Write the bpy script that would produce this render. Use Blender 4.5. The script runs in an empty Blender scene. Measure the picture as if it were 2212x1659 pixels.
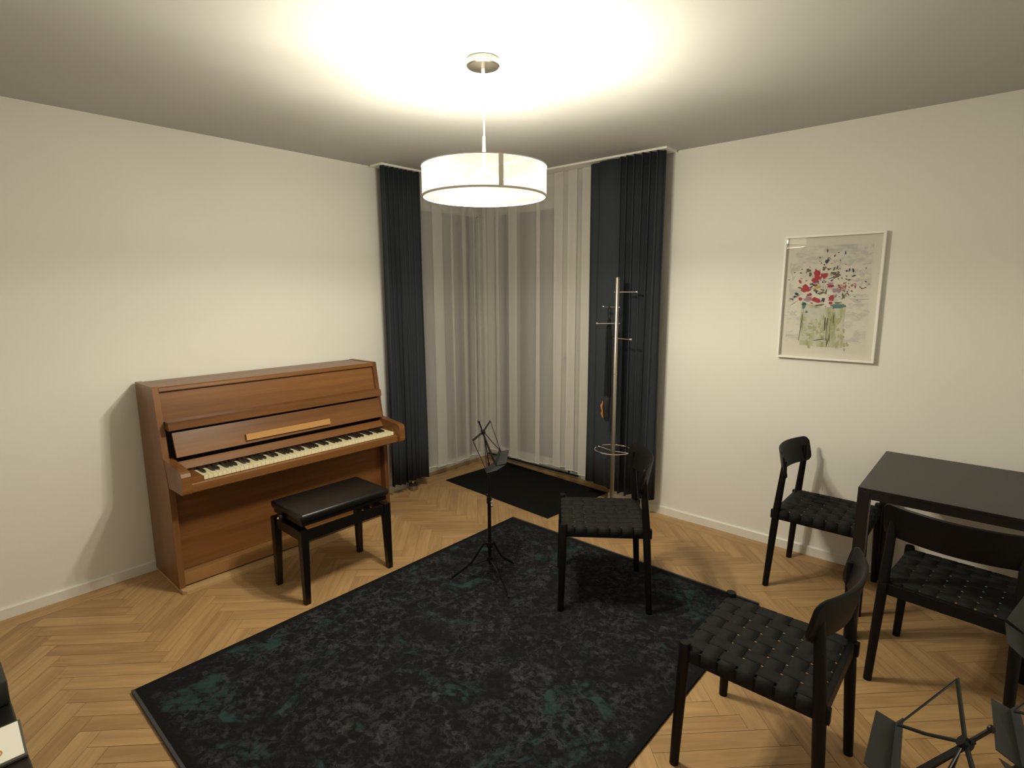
import bpy, bmesh, math, random
from mathutils import Vector, Matrix
R = math.radians
random.seed(7)
SC = bpy.context.scene
COL = SC.collection

# ---------------------------------------------------------------- camera, world, exposure
F_PX, PITCH, ROLL, YAW = 1203.97, 0.166306, -0.0044813, 0.7265124
CAM_LOC = (3.62821, -3.62970, 1.62)
cd = bpy.data.cameras.new('camera'); cam = bpy.data.objects.new('camera', cd); COL.objects.link(cam)
cd.sensor_fit = 'HORIZONTAL'; cd.sensor_width = 36.0; cd.lens = F_PX / 2212 * 36.0; cd.clip_start = 0.02
fw = Vector((-math.sin(YAW) * math.cos(PITCH), math.cos(YAW) * math.cos(PITCH), -math.sin(PITCH)))
rt = fw.cross(Vector((0, 0, 1))).normalized(); up = rt.cross(fw)
c_, s_ = math.cos(ROLL), math.sin(ROLL)
rt, up = rt * c_ + up * s_, up * c_ - rt * s_
m = Matrix((rt, up, -fw)).transposed().to_4x4(); m.translation = Vector(CAM_LOC)
cam.matrix_world = m
SC.camera = cam
w = bpy.data.worlds.new('night'); SC.world = w; w.use_nodes = True
w.node_tree.nodes['Background'].inputs[0].default_value = (0.25, 0.32, 0.5, 1)
w.node_tree.nodes['Background'].inputs[1].default_value = 0.02
vs = SC.view_settings
SC.display_settings.display_device = 'sRGB'
vs.view_transform = 'Standard'; vs.look = 'None'; vs.gamma = 1.0; vs.use_curve_mapping = False
vs.exposure = 0.0
LIGHT_COL = (1.0, 0.92, 0.72)
BULB_W = 35.0
LAMP = (1.958, -1.915)
CEIL = 2.524
XR, YB = 4.0, -4.0          # far sides of the room, behind the camera

# ---------------------------------------------------------------- materials
def nt(name):
    m = bpy.data.materials.new(name); m.use_nodes = True
    return m, m.node_tree.nodes, m.node_tree.links, m.node_tree.nodes['Principled BSDF']
def plain(name, col, rough=0.5, metal=0.0, spec=0.5, bump=0.0, bscale=200.0, var=0.0):
    m, N, L, b = nt(name)
    b.inputs['Base Color'].default_value = (*col, 1); b.inputs['Roughness'].default_value = rough
    b.inputs['Metallic'].default_value = metal; b.inputs['Specular IOR Level'].default_value = spec
    if bump or var:
        tc = N.new('ShaderNodeTexCoord'); n = N.new('ShaderNodeTexNoise'); n.inputs['Scale'].default_value = bscale
        n.inputs['Detail'].default_value = 3
        L.new(tc.outputs['Object'], n.inputs['Vector'])
        if bump:
            bp = N.new('ShaderNodeBump'); bp.inputs['Strength'].default_value = bump; bp.inputs['Distance'].default_value = 0.002
            L.new(n.outputs['Fac'], bp.inputs['Height']); L.new(bp.outputs['Normal'], b.inputs['Normal'])
        if var:
            cr = N.new('ShaderNodeValToRGB')
            cr.color_ramp.elements[0].position = 0.3; cr.color_ramp.elements[1].position = 0.7
            cr.color_ramp.elements[0].color = (*[c * (1 - var) for c in col], 1)
            cr.color_ramp.elements[1].color = (*[min(1, c * (1 + var)) for c in col], 1)
            L.new(n.outputs['Fac'], cr.inputs['Fac']); L.new(cr.outputs['Color'], b.inputs['Base Color'])
    return m
def wood(name, c1, c2, axis='Y', rough=0.33, scale=1.0):
    m, N, L, b = nt(name)
    tc = N.new('ShaderNodeTexCoord'); mp = N.new('ShaderNodeMapping')
    sc = {'X': (1.2, 26, 26), 'Y': (26, 1.2, 26), 'Z': (26, 26, 1.2)}[axis]
    mp.inputs['Scale'].default_value = [s * scale for s in sc]
    n = N.new('ShaderNodeTexNoise'); n.inputs['Scale'].default_value = 1.6; n.inputs['Detail'].default_value = 6
    n.inputs['Roughness'].default_value = 0.6; n.inputs['Distortion'].default_value = 0.4
    n2 = N.new('ShaderNodeTexNoise'); n2.inputs['Scale'].default_value = 0.22; n2.inputs['Detail'].default_value = 2
    ad = N.new('ShaderNodeMath'); ad.operation = 'MULTIPLY_ADD'; ad.inputs[1].default_value = 0.5
    cr = N.new('ShaderNodeValToRGB'); cr.color_ramp.elements[0].position = 0.55; cr.color_ramp.elements[1].position = 0.95
    cr.color_ramp.elements[0].color = (*c1, 1); cr.color_ramp.elements[1].color = (*c2, 1)
    L.new(tc.outputs['Object'], mp.inputs['Vector']); L.new(mp.outputs['Vector'], n.inputs['Vector']); L.new(mp.outputs['Vector'], n2.inputs['Vector'])
    L.new(n.outputs['Fac'], ad.inputs[0]); L.new(n2.outputs['Fac'], ad.inputs[2]); L.new(ad.outputs[0], cr.inputs['Fac'])
    L.new(cr.outputs['Color'], b.inputs['Base Color'])
    b.inputs['Roughness'].default_value = rough; b.inputs['Specular IOR Level'].default_value = 0.45
    return m
M = {}
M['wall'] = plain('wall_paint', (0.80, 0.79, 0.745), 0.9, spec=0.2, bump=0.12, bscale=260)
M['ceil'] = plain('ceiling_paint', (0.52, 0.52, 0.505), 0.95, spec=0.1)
M['trim'] = plain('white_trim', (0.78, 0.77, 0.73), 0.45)
M['frame'] = plain('window_frame_white', (0.74, 0.73, 0.68), 0.4)
M['wood'] = wood('piano_wood', (0.125, 0.048, 0.0125), (0.235, 0.102, 0.030), 'Y')
M['woodz'] = wood('piano_side_wood', (0.125, 0.050, 0.015), (0.225, 0.100, 0.035), 'Z')
M['wood_lt'] = wood('piano_light_wood', (0.42, 0.21, 0.065), (0.56, 0.31, 0.11), 'Y')
M['rail'] = wood('piano_rail_wood', (0.24, 0.115, 0.035), (0.33, 0.175, 0.065), 'Y')
M['oak'] = wood('pale_oak', (0.40, 0.25, 0.11), (0.56, 0.38, 0.19), 'Y', 0.5)
M['inner_dark'] = plain('piano_inner_dark', (0.012, 0.008, 0.006), 0.9)  # near-black piano inside; stands in for shade in the gaps
M['ivory'] = plain('ivory_key', (0.80, 0.73, 0.50), 0.3)
M['ebony'] = plain('black_key', (0.012, 0.009, 0.008), 0.35)
M['brass'] = plain('brass', (0.7, 0.5, 0.2), 0.3, 1.0)
M['black'] = plain('black_stained_wood', (0.0035, 0.003, 0.0028), 0.50, spec=0.22, bump=0.05, bscale=60)
M['blackp'] = plain('black_painted_table', (0.008, 0.0072, 0.0066), 0.36, spec=0.45)
M['web'] = plain('black_webbing', (0.0075, 0.0078, 0.007), 0.75, spec=0.25, bump=0.5, bscale=900)
M['leather'] = plain('black_leatherette', (0.005, 0.005, 0.005), 0.36, bump=0.15, bscale=400)
M['lacq'] = plain('black_lacquer', (0.005, 0.004, 0.0036), 0.34, spec=0.4)
M['chrome'] = plain('chrome', (0.75, 0.74, 0.72), 0.16, 1.0)
M['steel'] = plain('brushed_steel', (0.40, 0.37, 0.33), 0.30, 1.0)
M['nickel'] = plain('satin_nickel', (0.34, 0.31, 0.26), 0.28, 1.0)
M['mstand'] = plain('black_steel_stand', (0.005, 0.005, 0.005), 0.42, spec=0.3)
M['mstand_lip'] = plain('dark_grey_sheet_steel', (0.024, 0.026, 0.024), 0.5, spec=0.35)
M['curtain'] = plain('slate_blue_cloth', (0.040, 0.046, 0.055), 0.95, spec=0.15, bump=0.3, bscale=700)
M['mat'] = plain('black_rib_doormat', (0.0085, 0.0088, 0.0075), 0.95, spec=0.1, bump=0.6, bscale=300)
M['cord'] = plain('clear_cable', (0.6, 0.58, 0.52), 0.4)
M['whitemetal'] = plain('white_metal', (0.85, 0.84, 0.8), 0.35)
M['seam'] = plain('shade_seam_cloth', (0.55, 0.51, 0.45), 0.9)
M['paper'] = plain('white_card', (0.86, 0.84, 0.78), 0.8)
M['orange'] = plain('orange_trim', (0.42, 0.16, 0.04), 0.6)
M['tan'] = plain('tan_print', (0.45, 0.27, 0.08), 0.7)
M['greyring'] = plain('grey_ring', (0.4, 0.4, 0.38), 0.4)
M['greyring2'] = plain('grey_lamp_fitting', (0.12, 0.11, 0.10), 0.6)
M['rubber'] = plain('black_rubber', (0.01, 0.01, 0.01), 0.7)

def lamp_cloth(name, open_, col, var=0.0, scale=60):
    """open weave cloth: part of the light passes straight through the weave, the threads scatter the rest"""
    m = bpy.data.materials.new(name); m.use_nodes = True; N = m.node_tree.nodes; L = m.node_tree.links; N.clear()
    o = N.new('ShaderNodeOutputMaterial'); t = N.new('ShaderNodeBsdfTransparent')
    d = N.new('ShaderNodeBsdfDiffuse'); tr = N.new('ShaderNodeBsdfTranslucent')
    for b in (d, tr): b.inputs[0].default_value = (*col, 1)
    m1 = N.new('ShaderNodeMixShader'); m1.inputs[0].default_value = 0.5
    m2 = N.new('ShaderNodeMixShader'); m2.inputs[0].default_value = 1 - open_
    L.new(d.outputs[0], m1.inputs[1]); L.new(tr.outputs[0], m1.inputs[2])
    L.new(t.outputs[0], m2.inputs[1]); L.new(m1.outputs[0], m2.inputs[2]); L.new(m2.outputs[0], o.inputs[0])
    if var:
        tc = N.new('ShaderNodeTexCoord'); n = N.new('ShaderNodeTexNoise'); n.inputs['Scale'].default_value = scale; n.inputs['Detail'].default_value = 4
        r = N.new('ShaderNodeMapRange'); r.inputs[1].default_value = 0.35; r.inputs[2].default_value = 0.65
        r.inputs[3].default_value = 1 - open_ - var; r.inputs[4].default_value = 1 - open_ + var
        L.new(tc.outputs['Object'], n.inputs['Vector']); L.new(n.outputs['Fac'], r.inputs[0]); L.new(r.outputs[0], m2.inputs[0])
    return m
M['shade'] = lamp_cloth('lampshade_fabric', 0.44, (0.105, 0.102, 0.096), 0.07, 90)
M['diff'] = lamp_cloth('lamp_diffuser', 0.92, (0.20, 0.19, 0.17))

def glass(name, tint=(1, 1, 1)):
    m = bpy.data.materials.new(name); m.use_nodes = True; N = m.node_tree.nodes; L = m.node_tree.links; N.clear()
    o = N.new('ShaderNodeOutputMaterial'); t = N.new('ShaderNodeBsdfTransparent'); g = N.new('ShaderNodeBsdfGlossy')
    t.inputs[0].default_value = (*tint, 1); g.inputs['Roughness'].default_value = 0.0
    f = N.new('ShaderNodeFresnel'); f.inputs[0].default_value = 1.45; mx = N.new('ShaderNodeMixShader')
    L.new(f.outputs[0], mx.inputs[0]); L.new(t.outputs[0], mx.inputs[1]); L.new(g.outputs[0], mx.inputs[2]); L.new(mx.outputs[0], o.inputs[0])
    return m
M['glass'] = glass('clear_glass'); M['winglass'] = glass('window_glass', (0.85, 0.9, 0.9))

def sheer_mat(name, alpha):
    m = bpy.data.materials.new(name); m.use_nodes = True; N = m.node_tree.nodes; L = m.node_tree.links; N.clear()
    o = N.new('ShaderNodeOutputMaterial'); t = N.new('ShaderNodeBsdfTransparent')
    d = N.new('ShaderNodeBsdfDiffuse'); d.inputs[0].default_value = (0.84, 0.82, 0.785, 1)
    tr = N.new('ShaderNodeBsdfTranslucent'); tr.inputs[0].default_value = (0.84, 0.82, 0.785, 1)
    m1 = N.new('ShaderNodeMixShader'); m1.inputs[0].default_value = 0.3
    m2 = N.new('ShaderNodeMixShader'); m2.inputs[0].default_value = alpha
    L.new(d.outputs[0], m1.inputs[1]); L.new(tr.outputs[0], m1.inputs[2])
    L.new(t.outputs[0], m2.inputs[1]); L.new(m1.outputs[0], m2.inputs[2]); L.new(m2.outputs[0], o.inputs[0])
    return m
M['sheer'] = sheer_mat('sheer_voile', 0.55); M['hem'] = sheer_mat('sheer_hem', 0.9)

def floor_mat():
    m, N, L, b = nt('oak_parquet')
    uv = N.new('ShaderNodeUVMap'); uv.uv_map = 'plank'
    at = N.new('ShaderNodeAttribute'); at.attribute_name = 'tone'
    mp = N.new('ShaderNodeMapping'); mp.inputs['Scale'].default_value = (2.2, 34, 1)
    n = N.new('ShaderNodeTexNoise'); n.inputs['Scale'].default_value = 1.0; n.inputs['Detail'].default_value = 7; n.inputs['Roughness'].default_value = 0.62; n.inputs['Distortion'].default_value = 0.7
    mp2 = N.new('ShaderNodeMapping'); mp2.inputs['Scale'].default_value = (3, 9, 1)
    n2 = N.new('ShaderNodeTexNoise'); n2.inputs['Scale'].default_value = 1.0; n2.inputs['Detail'].default_value = 3
    L.new(uv.outputs[0], mp.inputs[0]); L.new(uv.outputs[0], mp2.inputs[0]); L.new(mp.outputs[0], n.inputs[0]); L.new(mp2.outputs[0], n2.inputs[0])
    a1 = N.new('ShaderNodeMath'); a1.operation = 'MULTIPLY_ADD'; a1.inputs[1].default_value = 0.55
    L.new(n.outputs['Fac'], a1.inputs[0])
    a2 = N.new('ShaderNodeMath'); a2.operation = 'MULTIPLY_ADD'; a2.inputs[1].default_value = 0.25
    L.new(n2.outputs['Fac'], a2.inputs[0]); L.new(at.outputs['Fac'], a2.inputs[2]); L.new(a2.outputs[0], a1.inputs[2])
    cr = N.new('ShaderNodeValToRGB')
    E = cr.color_ramp.elements
    E[0].position = 0.30; E[0].color = (0.33, 0.195, 0.085, 1); E[1].position = 0.85; E[1].color = (0.60, 0.41, 0.20, 1)
    e = E.new(0.55); e.color = (0.50, 0.32, 0.145, 1)
    L.new(a1.outputs[0], cr.inputs[0]); L.new(cr.outputs[0], b.inputs['Base Color'])
    b.inputs['Roughness'].default_value = 0.48; b.inputs['Specular IOR Level'].default_value = 0.4
    bp = N.new('ShaderNodeBump'); bp.inputs['Strength'].default_value = 0.15; bp.inputs['Distance'].default_value = 0.001
    L.new(n.outputs['Fac'], bp.inputs['Height']); L.new(bp.outputs[0], b.inputs['Normal'])
    return m
M['floor'] = floor_mat()
M['gap'] = plain('parquet_joint', (0.22, 0.13, 0.055), 0.8)

def rug_mat():
    m, N, L, b = nt('faded_black_rug')
    tc = N.new('ShaderNodeTexCoord')
    def noise(s, d, dist=0.0, r=0.6):
        n = N.new('ShaderNodeTexNoise'); n.inputs['Scale'].default_value = s; n.inputs['Detail'].default_value = d; n.inputs['Distortion'].default_value = dist
        n.inputs['Roughness'].default_value = r
        L.new(tc.outputs['Object'], n.inputs['Vector']); return n
    def ramp(src, p0, p1, c0, c1):
        r = N.new('ShaderNodeValToRGB'); r.color_ramp.elements[0].position = p0; r.color_ramp.elements[1].position = p1
        r.color_ramp.elements[0].color = (*c0, 1); r.color_ramp.elements[1].color = (*c1, 1)
        L.new(src, r.inputs[0]); return r
    big = ramp(noise(5.0, 4, 1.2).outputs['Fac'], 0.38, 0.62, (0.15, 0.15, 0.15), (1, 1, 1))
    fine = ramp(noise(34, 6, 0.7, 0.72).outputs['Fac'], 0.45, 0.66, (0, 0, 0), (1, 1, 1))
    mul = N.new('ShaderNodeMath'); mul.operation = 'MULTIPLY'; L.new(big.outputs[0], mul.inputs[0]); L.new(fine.outputs[0], mul.inputs[1])
    base = N.new('ShaderNodeMixRGB'); base.inputs[1].default_value = (0.0085, 0.0092, 0.0110, 1); base.inputs[2].default_value = (0.047, 0.051, 0.057, 1)
    L.new(mul.outputs[0], base.inputs[0])
    # worn teal patches
    t1 = ramp(noise(3.1, 4, 1.6).outputs['Fac'], 0.575, 0.63, (0, 0, 0), (1, 1, 1))
    t2 = ramp(noise(20, 4, 0.6).outputs['Fac'], 0.40, 0.60, (0, 0, 0), (1, 1, 1))
    tm = N.new('ShaderNodeMath'); tm.operation = 'MULTIPLY'; L.new(t1.outputs[0], tm.inputs[0]); L.new(t2.outputs[0], tm.inputs[1])
    mx = N.new('ShaderNodeMixRGB'); mx.inputs[2].default_value = (0.025, 0.048, 0.050, 1)
    L.new(tm.outputs[0], mx.inputs[0]); L.new(base.outputs[0], mx.inputs[1])
    # thin winding pale lines of the worn pattern
    v = N.new('ShaderNodeTexVoronoi'); v.feature = 'DISTANCE_TO_EDGE'; v.inputs['Scale'].default_value = 2.3
    nd = noise(5, 3); ad = N.new('ShaderNodeVectorMath'); ad.operation = 'MULTIPLY_ADD'; ad.inputs[1].default_value = (0.35, 0.35, 0)
    L.new(nd.outputs['Color'], ad.inputs[0]); L.new(tc.outputs['Object'], ad.inputs[2]); L.new(ad.outputs[0], v.inputs['Vector'])
    lr = ramp(v.outputs['Distance'], 0.004, 0.022, (1, 1, 1), (0, 0, 0))
    lm = N.new('ShaderNodeMath'); lm.operation = 'MULTIPLY'; L.new(lr.outputs[0], lm.inputs[0]); L.new(fine.outputs[0], lm.inputs[1])
    mx2 = N.new('ShaderNodeMixRGB'); mx2.inputs[2].default_value = (0.05, 0.054, 0.058, 1)
    L.new(lm.outputs[0], mx2.inputs[0]); L.new(mx.outputs[0], mx2.inputs[1])
    # plain dark border band
    sep = N.new('ShaderNodeSeparateXYZ'); L.new(tc.outputs['Object'], sep.inputs[0])
    def edge(sock, half):
        a = N.new('ShaderNodeMath'); a.operation = 'ABSOLUTE'; L.new(sock, a.inputs[0])
        g = N.new('ShaderNodeMapRange'); g.inputs[1].default_value = half - 0.05; g.inputs[2].default_value = half - 0.02
        L.new(a.outputs[0], g.inputs[0]); return g
    ex, ey = edge(sep.outputs[0], 0.855), edge(sep.outputs[1], 1.17)
    mm = N.new('ShaderNodeMath'); mm.operation = 'MAXIMUM'; L.new(ex.outputs[0], mm.inputs[0]); L.new(ey.outputs[0], mm.inputs[1])
    mx3 = N.new('ShaderNodeMixRGB'); mx3.inputs[2].default_value = (0.0095, 0.0098, 0.011, 1)
    L.new(mm.outputs[0], mx3.inputs[0]); L.new(mx2.outputs[0], mx3.inputs[1])
    L.new(mx3.outputs[0], b.inputs['Base Color']); b.inputs['Roughness'].default_value = 1.0; b.inputs['Specular IOR Level'].default_value = 0.1
    bp = N.new('ShaderNodeBump'); bp.inputs['Strength'].default_value = 0.5; bp.inputs['Distance'].default_value = 0.003
    L.new(noise(160, 3).outputs['Fac'], bp.inputs['Height']); L.new(bp.outputs[0], b.inputs['Normal'])
    return m
M['rug'] = rug_mat()
M['rugend'] = plain('grey_rug_binding', (0.05, 0.05, 0.056), 0.9, bump=0.5, bscale=400)

# ---------------------------------------------------------------- mesh helpers
def box(bm, x0, x1, y0, y1, z0, z1, bev=0.0):
    r = bmesh.ops.create_cube(bm, size=1.0)
    vs_ = r['verts']
    for v in vs_:
        v.co = Vector(((x0 + x1) / 2 + v.co.x * (x1 - x0), (y0 + y1) / 2 + v.co.y * (y1 - y0), (z0 + z1) / 2 + v.co.z * (z1 - z0)))
    if bev:
        es = list({e for v in vs_ for e in v.link_edges})
        bmesh.ops.bevel(bm, geom=es, offset=bev, segments=2, profile=0.6, affect='EDGES')
    return vs_
def prism(bm, poly, axis, a0, a1):
    """extrude a 2D polygon along an axis: 'y' -> poly in (x,z); 'z' -> (x,y); 'x' -> (y,z)"""
    def P(u, v, t):
        return {'y': (u, t, v), 'z': (u, v, t), 'x': (t, u, v)}[axis]
    A = [bm.verts.new(P(u, v, a0)) for u, v in poly]; B = [bm.verts.new(P(u, v, a1)) for u, v in poly]
    n = len(poly)
    bm.faces.new(A); bm.faces.new(B[::-1])
    for i in range(n): bm.faces.new((A[i], B[i], B[(i + 1) % n], A[(i + 1) % n]))
def tube(bm, pts, rad, seg=10, caps=True, flat=None):
    pts = [Vector(p) for p in pts]; n = len(pts)
    rads = rad if isinstance(rad, (list, tuple)) else [rad] * n
    rings = []; prev = None
    for i, p in enumerate(pts):
        if i == 0: t = pts[1] - p
        elif i == n - 1: t = p - pts[i - 1]
        else: t = (pts[i + 1] - p).normalized() + (p - pts[i - 1]).normalized()
        t.normalize()
        if prev is None:
            a = Vector((0, 0, 1)) if abs(t.z) < 0.9 else Vector((1, 0, 0))
            if flat is not None: a = Vector(flat)
            u = (a - t * a.dot(t)).normalized()
        else: u = (prev - t * prev.dot(t)).normalized()
        prev = u; v = t.cross(u)
        sx = 1.0 if flat is None else 0.3
        rings.append([bm.verts.new(p + (u * math.cos(2 * math.pi * k / seg) * sx + v * math.sin(2 * math.pi * k / seg)) * rads[i]) for k in range(seg)])
    for i in range(n - 1):
        for k in range(seg):
            bm.faces.new((rings[i][k], rings[i][(k + 1) % seg], rings[i + 1][(k + 1) % seg], rings[i + 1][k]))
    if caps: bm.faces.new(rings[0][::-1]); bm.faces.new(rings[-1])
def lathe(bm, prof, seg=32, c=(0, 0, 0), closed=False):
    rings = []
    for r, z in prof:
        if r < 1e-6: rings.append([bm.verts.new((c[0], c[1], c[2] + z))])
        else: rings.append([bm.verts.new((c[0] + r * math.cos(2 * math.pi * k / seg), c[1] + r * math.sin(2 * math.pi * k / seg), c[2] + z)) for k in range(seg)])
    pr = list(zip(rings, rings[1:])) + ([(rings[-1], rings[0])] if closed else [])
    for A, B in pr:
        for k in range(seg):
            q = [A[k % len(A)], A[(k + 1) % len(A)], B[(k + 1) % len(B)], B[k % len(B)]]
            q = list(dict.fromkeys(q))
            if len(q) > 2:
                try: bm.faces.new(q)
                except ValueError: pass
def ball(bm, c, r, seg=12):
    bmesh.ops.create_uvsphere(bm, u_segments=seg, v_segments=max(6, seg // 2), radius=r, matrix=Matrix.Translation(c))
def obj(name, bm, mat, parent=None, smooth=False, loc=None, angle=35):
    me = bpy.data.meshes.new(name)
    bmesh.ops.recalc_face_normals(bm, faces=bm.faces)
    if smooth:
        for f in bm.faces: f.smooth = True
        for e in bm.edges:
            if len(e.link_faces) == 2 and e.calc_face_angle(0) > R(angle): e.smooth = False
    bm.to_mesh(me); bm.free()
    mats = mat if isinstance(mat, (list, tuple)) else [mat]
    for mm in mats: me.materials.append(mm)
    o = bpy.data.objects.new(name, me); COL.objects.link(o)
    if parent: o.parent = parent
    if loc: o.location = loc
    return o
def NB(): return bmesh.new()
def tag(o, label, cat, group=None, kind=None):
    o['label'] = label; o['category'] = cat
    if group: o['group'] = group
    if kind: o['kind'] = kind
    return o
def thing(name, label, cat, loc=(0, 0, 0), rz=0.0, group=None):
    o = bpy.data.objects.new(name, None); COL.objects.link(o); o.empty_display_size = 0.1
    o.location = loc; o.rotation_euler = (0, 0, rz)
    return tag(o, label, cat, group)
def struct(o):
    o['kind'] = 'structure'; return o
def dup(root, loc, rz, label):
    r = root.copy(); COL.objects.link(r); r.location = loc; r.rotation_euler = (0, 0, rz); r['label'] = label
    for ch in list(root.children):
        c = ch.copy(); COL.objects.link(c); c.parent = r
        for g in list(ch.children):
            d = g.copy(); COL.objects.link(d); d.parent = c
    return r

# ---------------------------------------------------------------- room shell
RX, RY = -0.22, 0.30        # outer faces behind the window recesses
bm = NB(); box(bm, RX - 0.03, XR + 0.1, YB - 0.1, RY + 0.03, -0.10, -0.004)
fl = struct(obj('floor', bm, M['gap']))
# herringbone oak laid at 45 degrees, with border boards along the walls
bm = NB(); uvl = bm.loops.layers.uv.new('plank'); tone = bm.faces.layers.float.new('tone')
def clip(poly, ax, v, keep_gt):
    out = []
    for i in range(len(poly)):
        a, b = poly[i], poly[(i + 1) % len(poly)]
        ia = a[ax] > v if keep_gt else a[ax] < v; ib = b[ax] > v if keep_gt else b[ax] < v
        if ia: out.append(a)
        if ia != ib:
            t = (v - a[ax]) / (b[ax] - a[ax]); out.append(tuple(a[k] + t * (b[k] - a[k]) for k in range(4)))
    return out
def plank(corners, tn, ou, ov):
    poly = corners
    for ax, v, g in ((0, 0.12, True), (0, XR, False), (1, YB, True), (1, -0.12, False)):
        if poly: poly = clip(poly, ax, v, g)
    if len(poly) < 3: return
    vsn = [bm.verts.new((p[0], p[1], 0)) for p in poly]
    try: f = bm.faces.new(vsn)
    except ValueError: return
    f[tone] = tn
    for l, p in zip(f.loops, poly): l[uvl].uv = (p[2] + ou, p[3] + ov)
PW, PN, GAP = 0.078, 6, 0.0007
q2 = math.sqrt(0.5)
def ab(a, b): return ((a - b) * q2, (a + b) * q2)
rnd = random.Random(3)
for j in range(-25, 100):
    for i in range(-75, 75):
        k = (i - j - 1) % (2 * PN)
        if k == 0: i0, j0, ni, nj = i, j, PN, 1
        elif k == 2 * PN - 1: i0, j0, ni, nj = i, j, 1, PN
        else: continue
        a0, a1 = PW * (i0 - 0.4) + GAP, PW * (i0 + ni - 0.4) - GAP
        b1, b0 = -PW * j0 - GAP, -PW * (j0 + nj) + GAP
        cx, cy = ab((a0 + a1) / 2, (b0 + b1) / 2)
        if not (-0.5 < cx < XR + 0.4 and YB - 0.4 < cy < 0.5): continue
        cs = []
        for a, b in ((a0, b0), (a1, b0), (a1, b1), (a0, b1)):
            x, y = ab(a, b)
            u, v = ((a - a0), (b - b0)) if ni > 1 else ((b - b0), (a - a0))
            cs.append((x, y, u, v))
        plank(cs, rnd.uniform(-0.05, 0.09), rnd.uniform(0, 50), rnd.uniform(0, 50))
def board(x0, x1, y0, y1, along):
    vsn = [bm.verts.new(p) for p in ((x0, y0, 0), (x1, y0, 0), (x1, y1, 0), (x0, y1, 0))]
    f = bm.faces.new(vsn); f[tone] = rnd.uniform(-0.02, 0.12); ou, ov = rnd.uniform(0, 50), rnd.uniform(0, 50)
    for l in f.loops:
        x, y = l.vert.co.x, l.vert.co.y
        l[uvl].uv = ((x + ou, y + ov) if along == 'x' else (y + ou, x + ov))
y = YB
while y < -0.12:
    y1 = min(y + 1.1, -0.12); board(0, 0.118, y + 0.001, y1, 'y'); y = y1
x = 0.0
while x < XR:
    x1 = min(x + 1.1, XR); board(x + 0.001, x1, -0.118, 0, 'x'); x = x1
for k in range(3): board(-0.02 - 0.06 * k - 0.058, -0.02 - 0.06 * k + (0.018 if k == 0 else 0), -0.90, RY, 'y')
for k in range(4): board(0.0, 1.44, 0.002 + 0.06 * k, 0.06 + 0.06 * k, 'x')
pq = obj('parquet', bm, M['floor'], fl)
# walls
bm = NB(); box(bm, RX - 0.03, 0.0, YB - 0.1, -0.86, 0, CEIL); struct(obj('wall_left', bm, M['wall']))
bm = NB(); box(bm, 1.42, XR + 0.1, 0.0, RY + 0.03, 0, CEIL); struct(obj('wall_right', bm, M['wall']))
bm = NB(); box(bm, 0, XR + 0.1, YB - 0.1, YB, 0, CEIL); struct(obj('wall_back', bm, M['wall']))
bm = NB(); box(bm, XR, XR + 0.1, YB, 0, 0, CEIL); struct(obj('wall_side', bm, M['wall']))
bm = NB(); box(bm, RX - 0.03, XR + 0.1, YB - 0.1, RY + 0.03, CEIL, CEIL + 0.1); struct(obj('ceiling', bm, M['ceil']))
# baseboards with an eased top edge
def baseboard(name, poly, axis, a0, a1):
    b = NB(); prism(b, poly, axis, a0, a1); return struct(obj(name, b, M['trim']))
bp_l = [(0, 0), (0.014, 0), (0.014, 0.052), (0.008, 0.060), (0, 0.060)]
baseboard('baseboard_left', bp_l, 'y', YB + 0.001, -0.86)
bp_r = [(0, 0), (-0.014, 0), (-0.014, 0.052), (-0.008, 0.060), (0, 0.060)]
baseboard('baseboard_right', bp_r, 'x', 1.42, XR - 0.001)
# window in the left recess
def rect_frame(b, axis, c0, c1, u0, u1, z0, z1, wd, bev=0.004):
    def bb(ua, ub, za, zb):
        if axis == 'x': box(b, c0, c1, ua, ub, za, zb, bev)
        else: box(b, ua, ub, c0, c1, za, zb, bev)
    bb(u0, u1, z0, z0 + wd); bb(u0, u1, z1 - wd, z1); bb(u0, u0 + wd, z0 + wd, z1 - wd); bb(u1 - wd, u1, z0 + wd, z1 - wd)
bm = NB(); rect_frame(bm, 'x', -0.20, -0.13, -0.86, 0.20, 0.0, 2.34, 0.055)
box(bm, -0.20, -0.14, -0.86, 0.20, 2.34, CEIL)
w1 = struct(obj('window_1', bm, M['frame']))
bm = NB(); box(bm, -0.172, -0.164, -0.805, 0.145, 0.055, 2.285); obj('window_pane', bm, M['winglass'], w1)
# corner post between the two windows
bm = NB(); box(bm, -0.20, -0.10, 0.20, RY, 0, CEIL, 0.003); struct(obj('trim_1', bm, M['frame']))
# glazed balcony door in the right recess
bm = NB(); rect_frame(bm, 'y', 0.21, 0.28, -0.10, 0.99, 0.0, 2.40, 0.055)
box(bm, -0.10, 0.99, 0.215, 0.28, 2.40, CEIL); box(bm, 0.99, 1.42, 0.235, 0.28, 0, CEIL)
box(bm, 1.012, 1.03, 0.222, 0.236, 0.95, 1.09, 0.004)
d1 = struct(obj('door_1', bm, M['frame']))
bm = NB(); box(bm, 0.802, 0.885, 0.195, 0.25, 0.052, 2.352, 0.004); box(bm, -0.04, 0.006, 0.195, 0.25, 0.052, 2.352, 0.004); box(bm, 0.006, 0.802, 0.195, 0.25, 0.052, 0.13, 0.004); box(bm, 0.006, 0.802, 0.195, 0.25, 2.29, 2.352, 0.004)
lf = obj('door_leaf', bm, M['frame'], d1)
bm = NB(); box(bm, 0.006, 0.802, 0.218, 0.228, 0.13, 2.29); obj('door_pane', bm, M['winglass'], d1)
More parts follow.
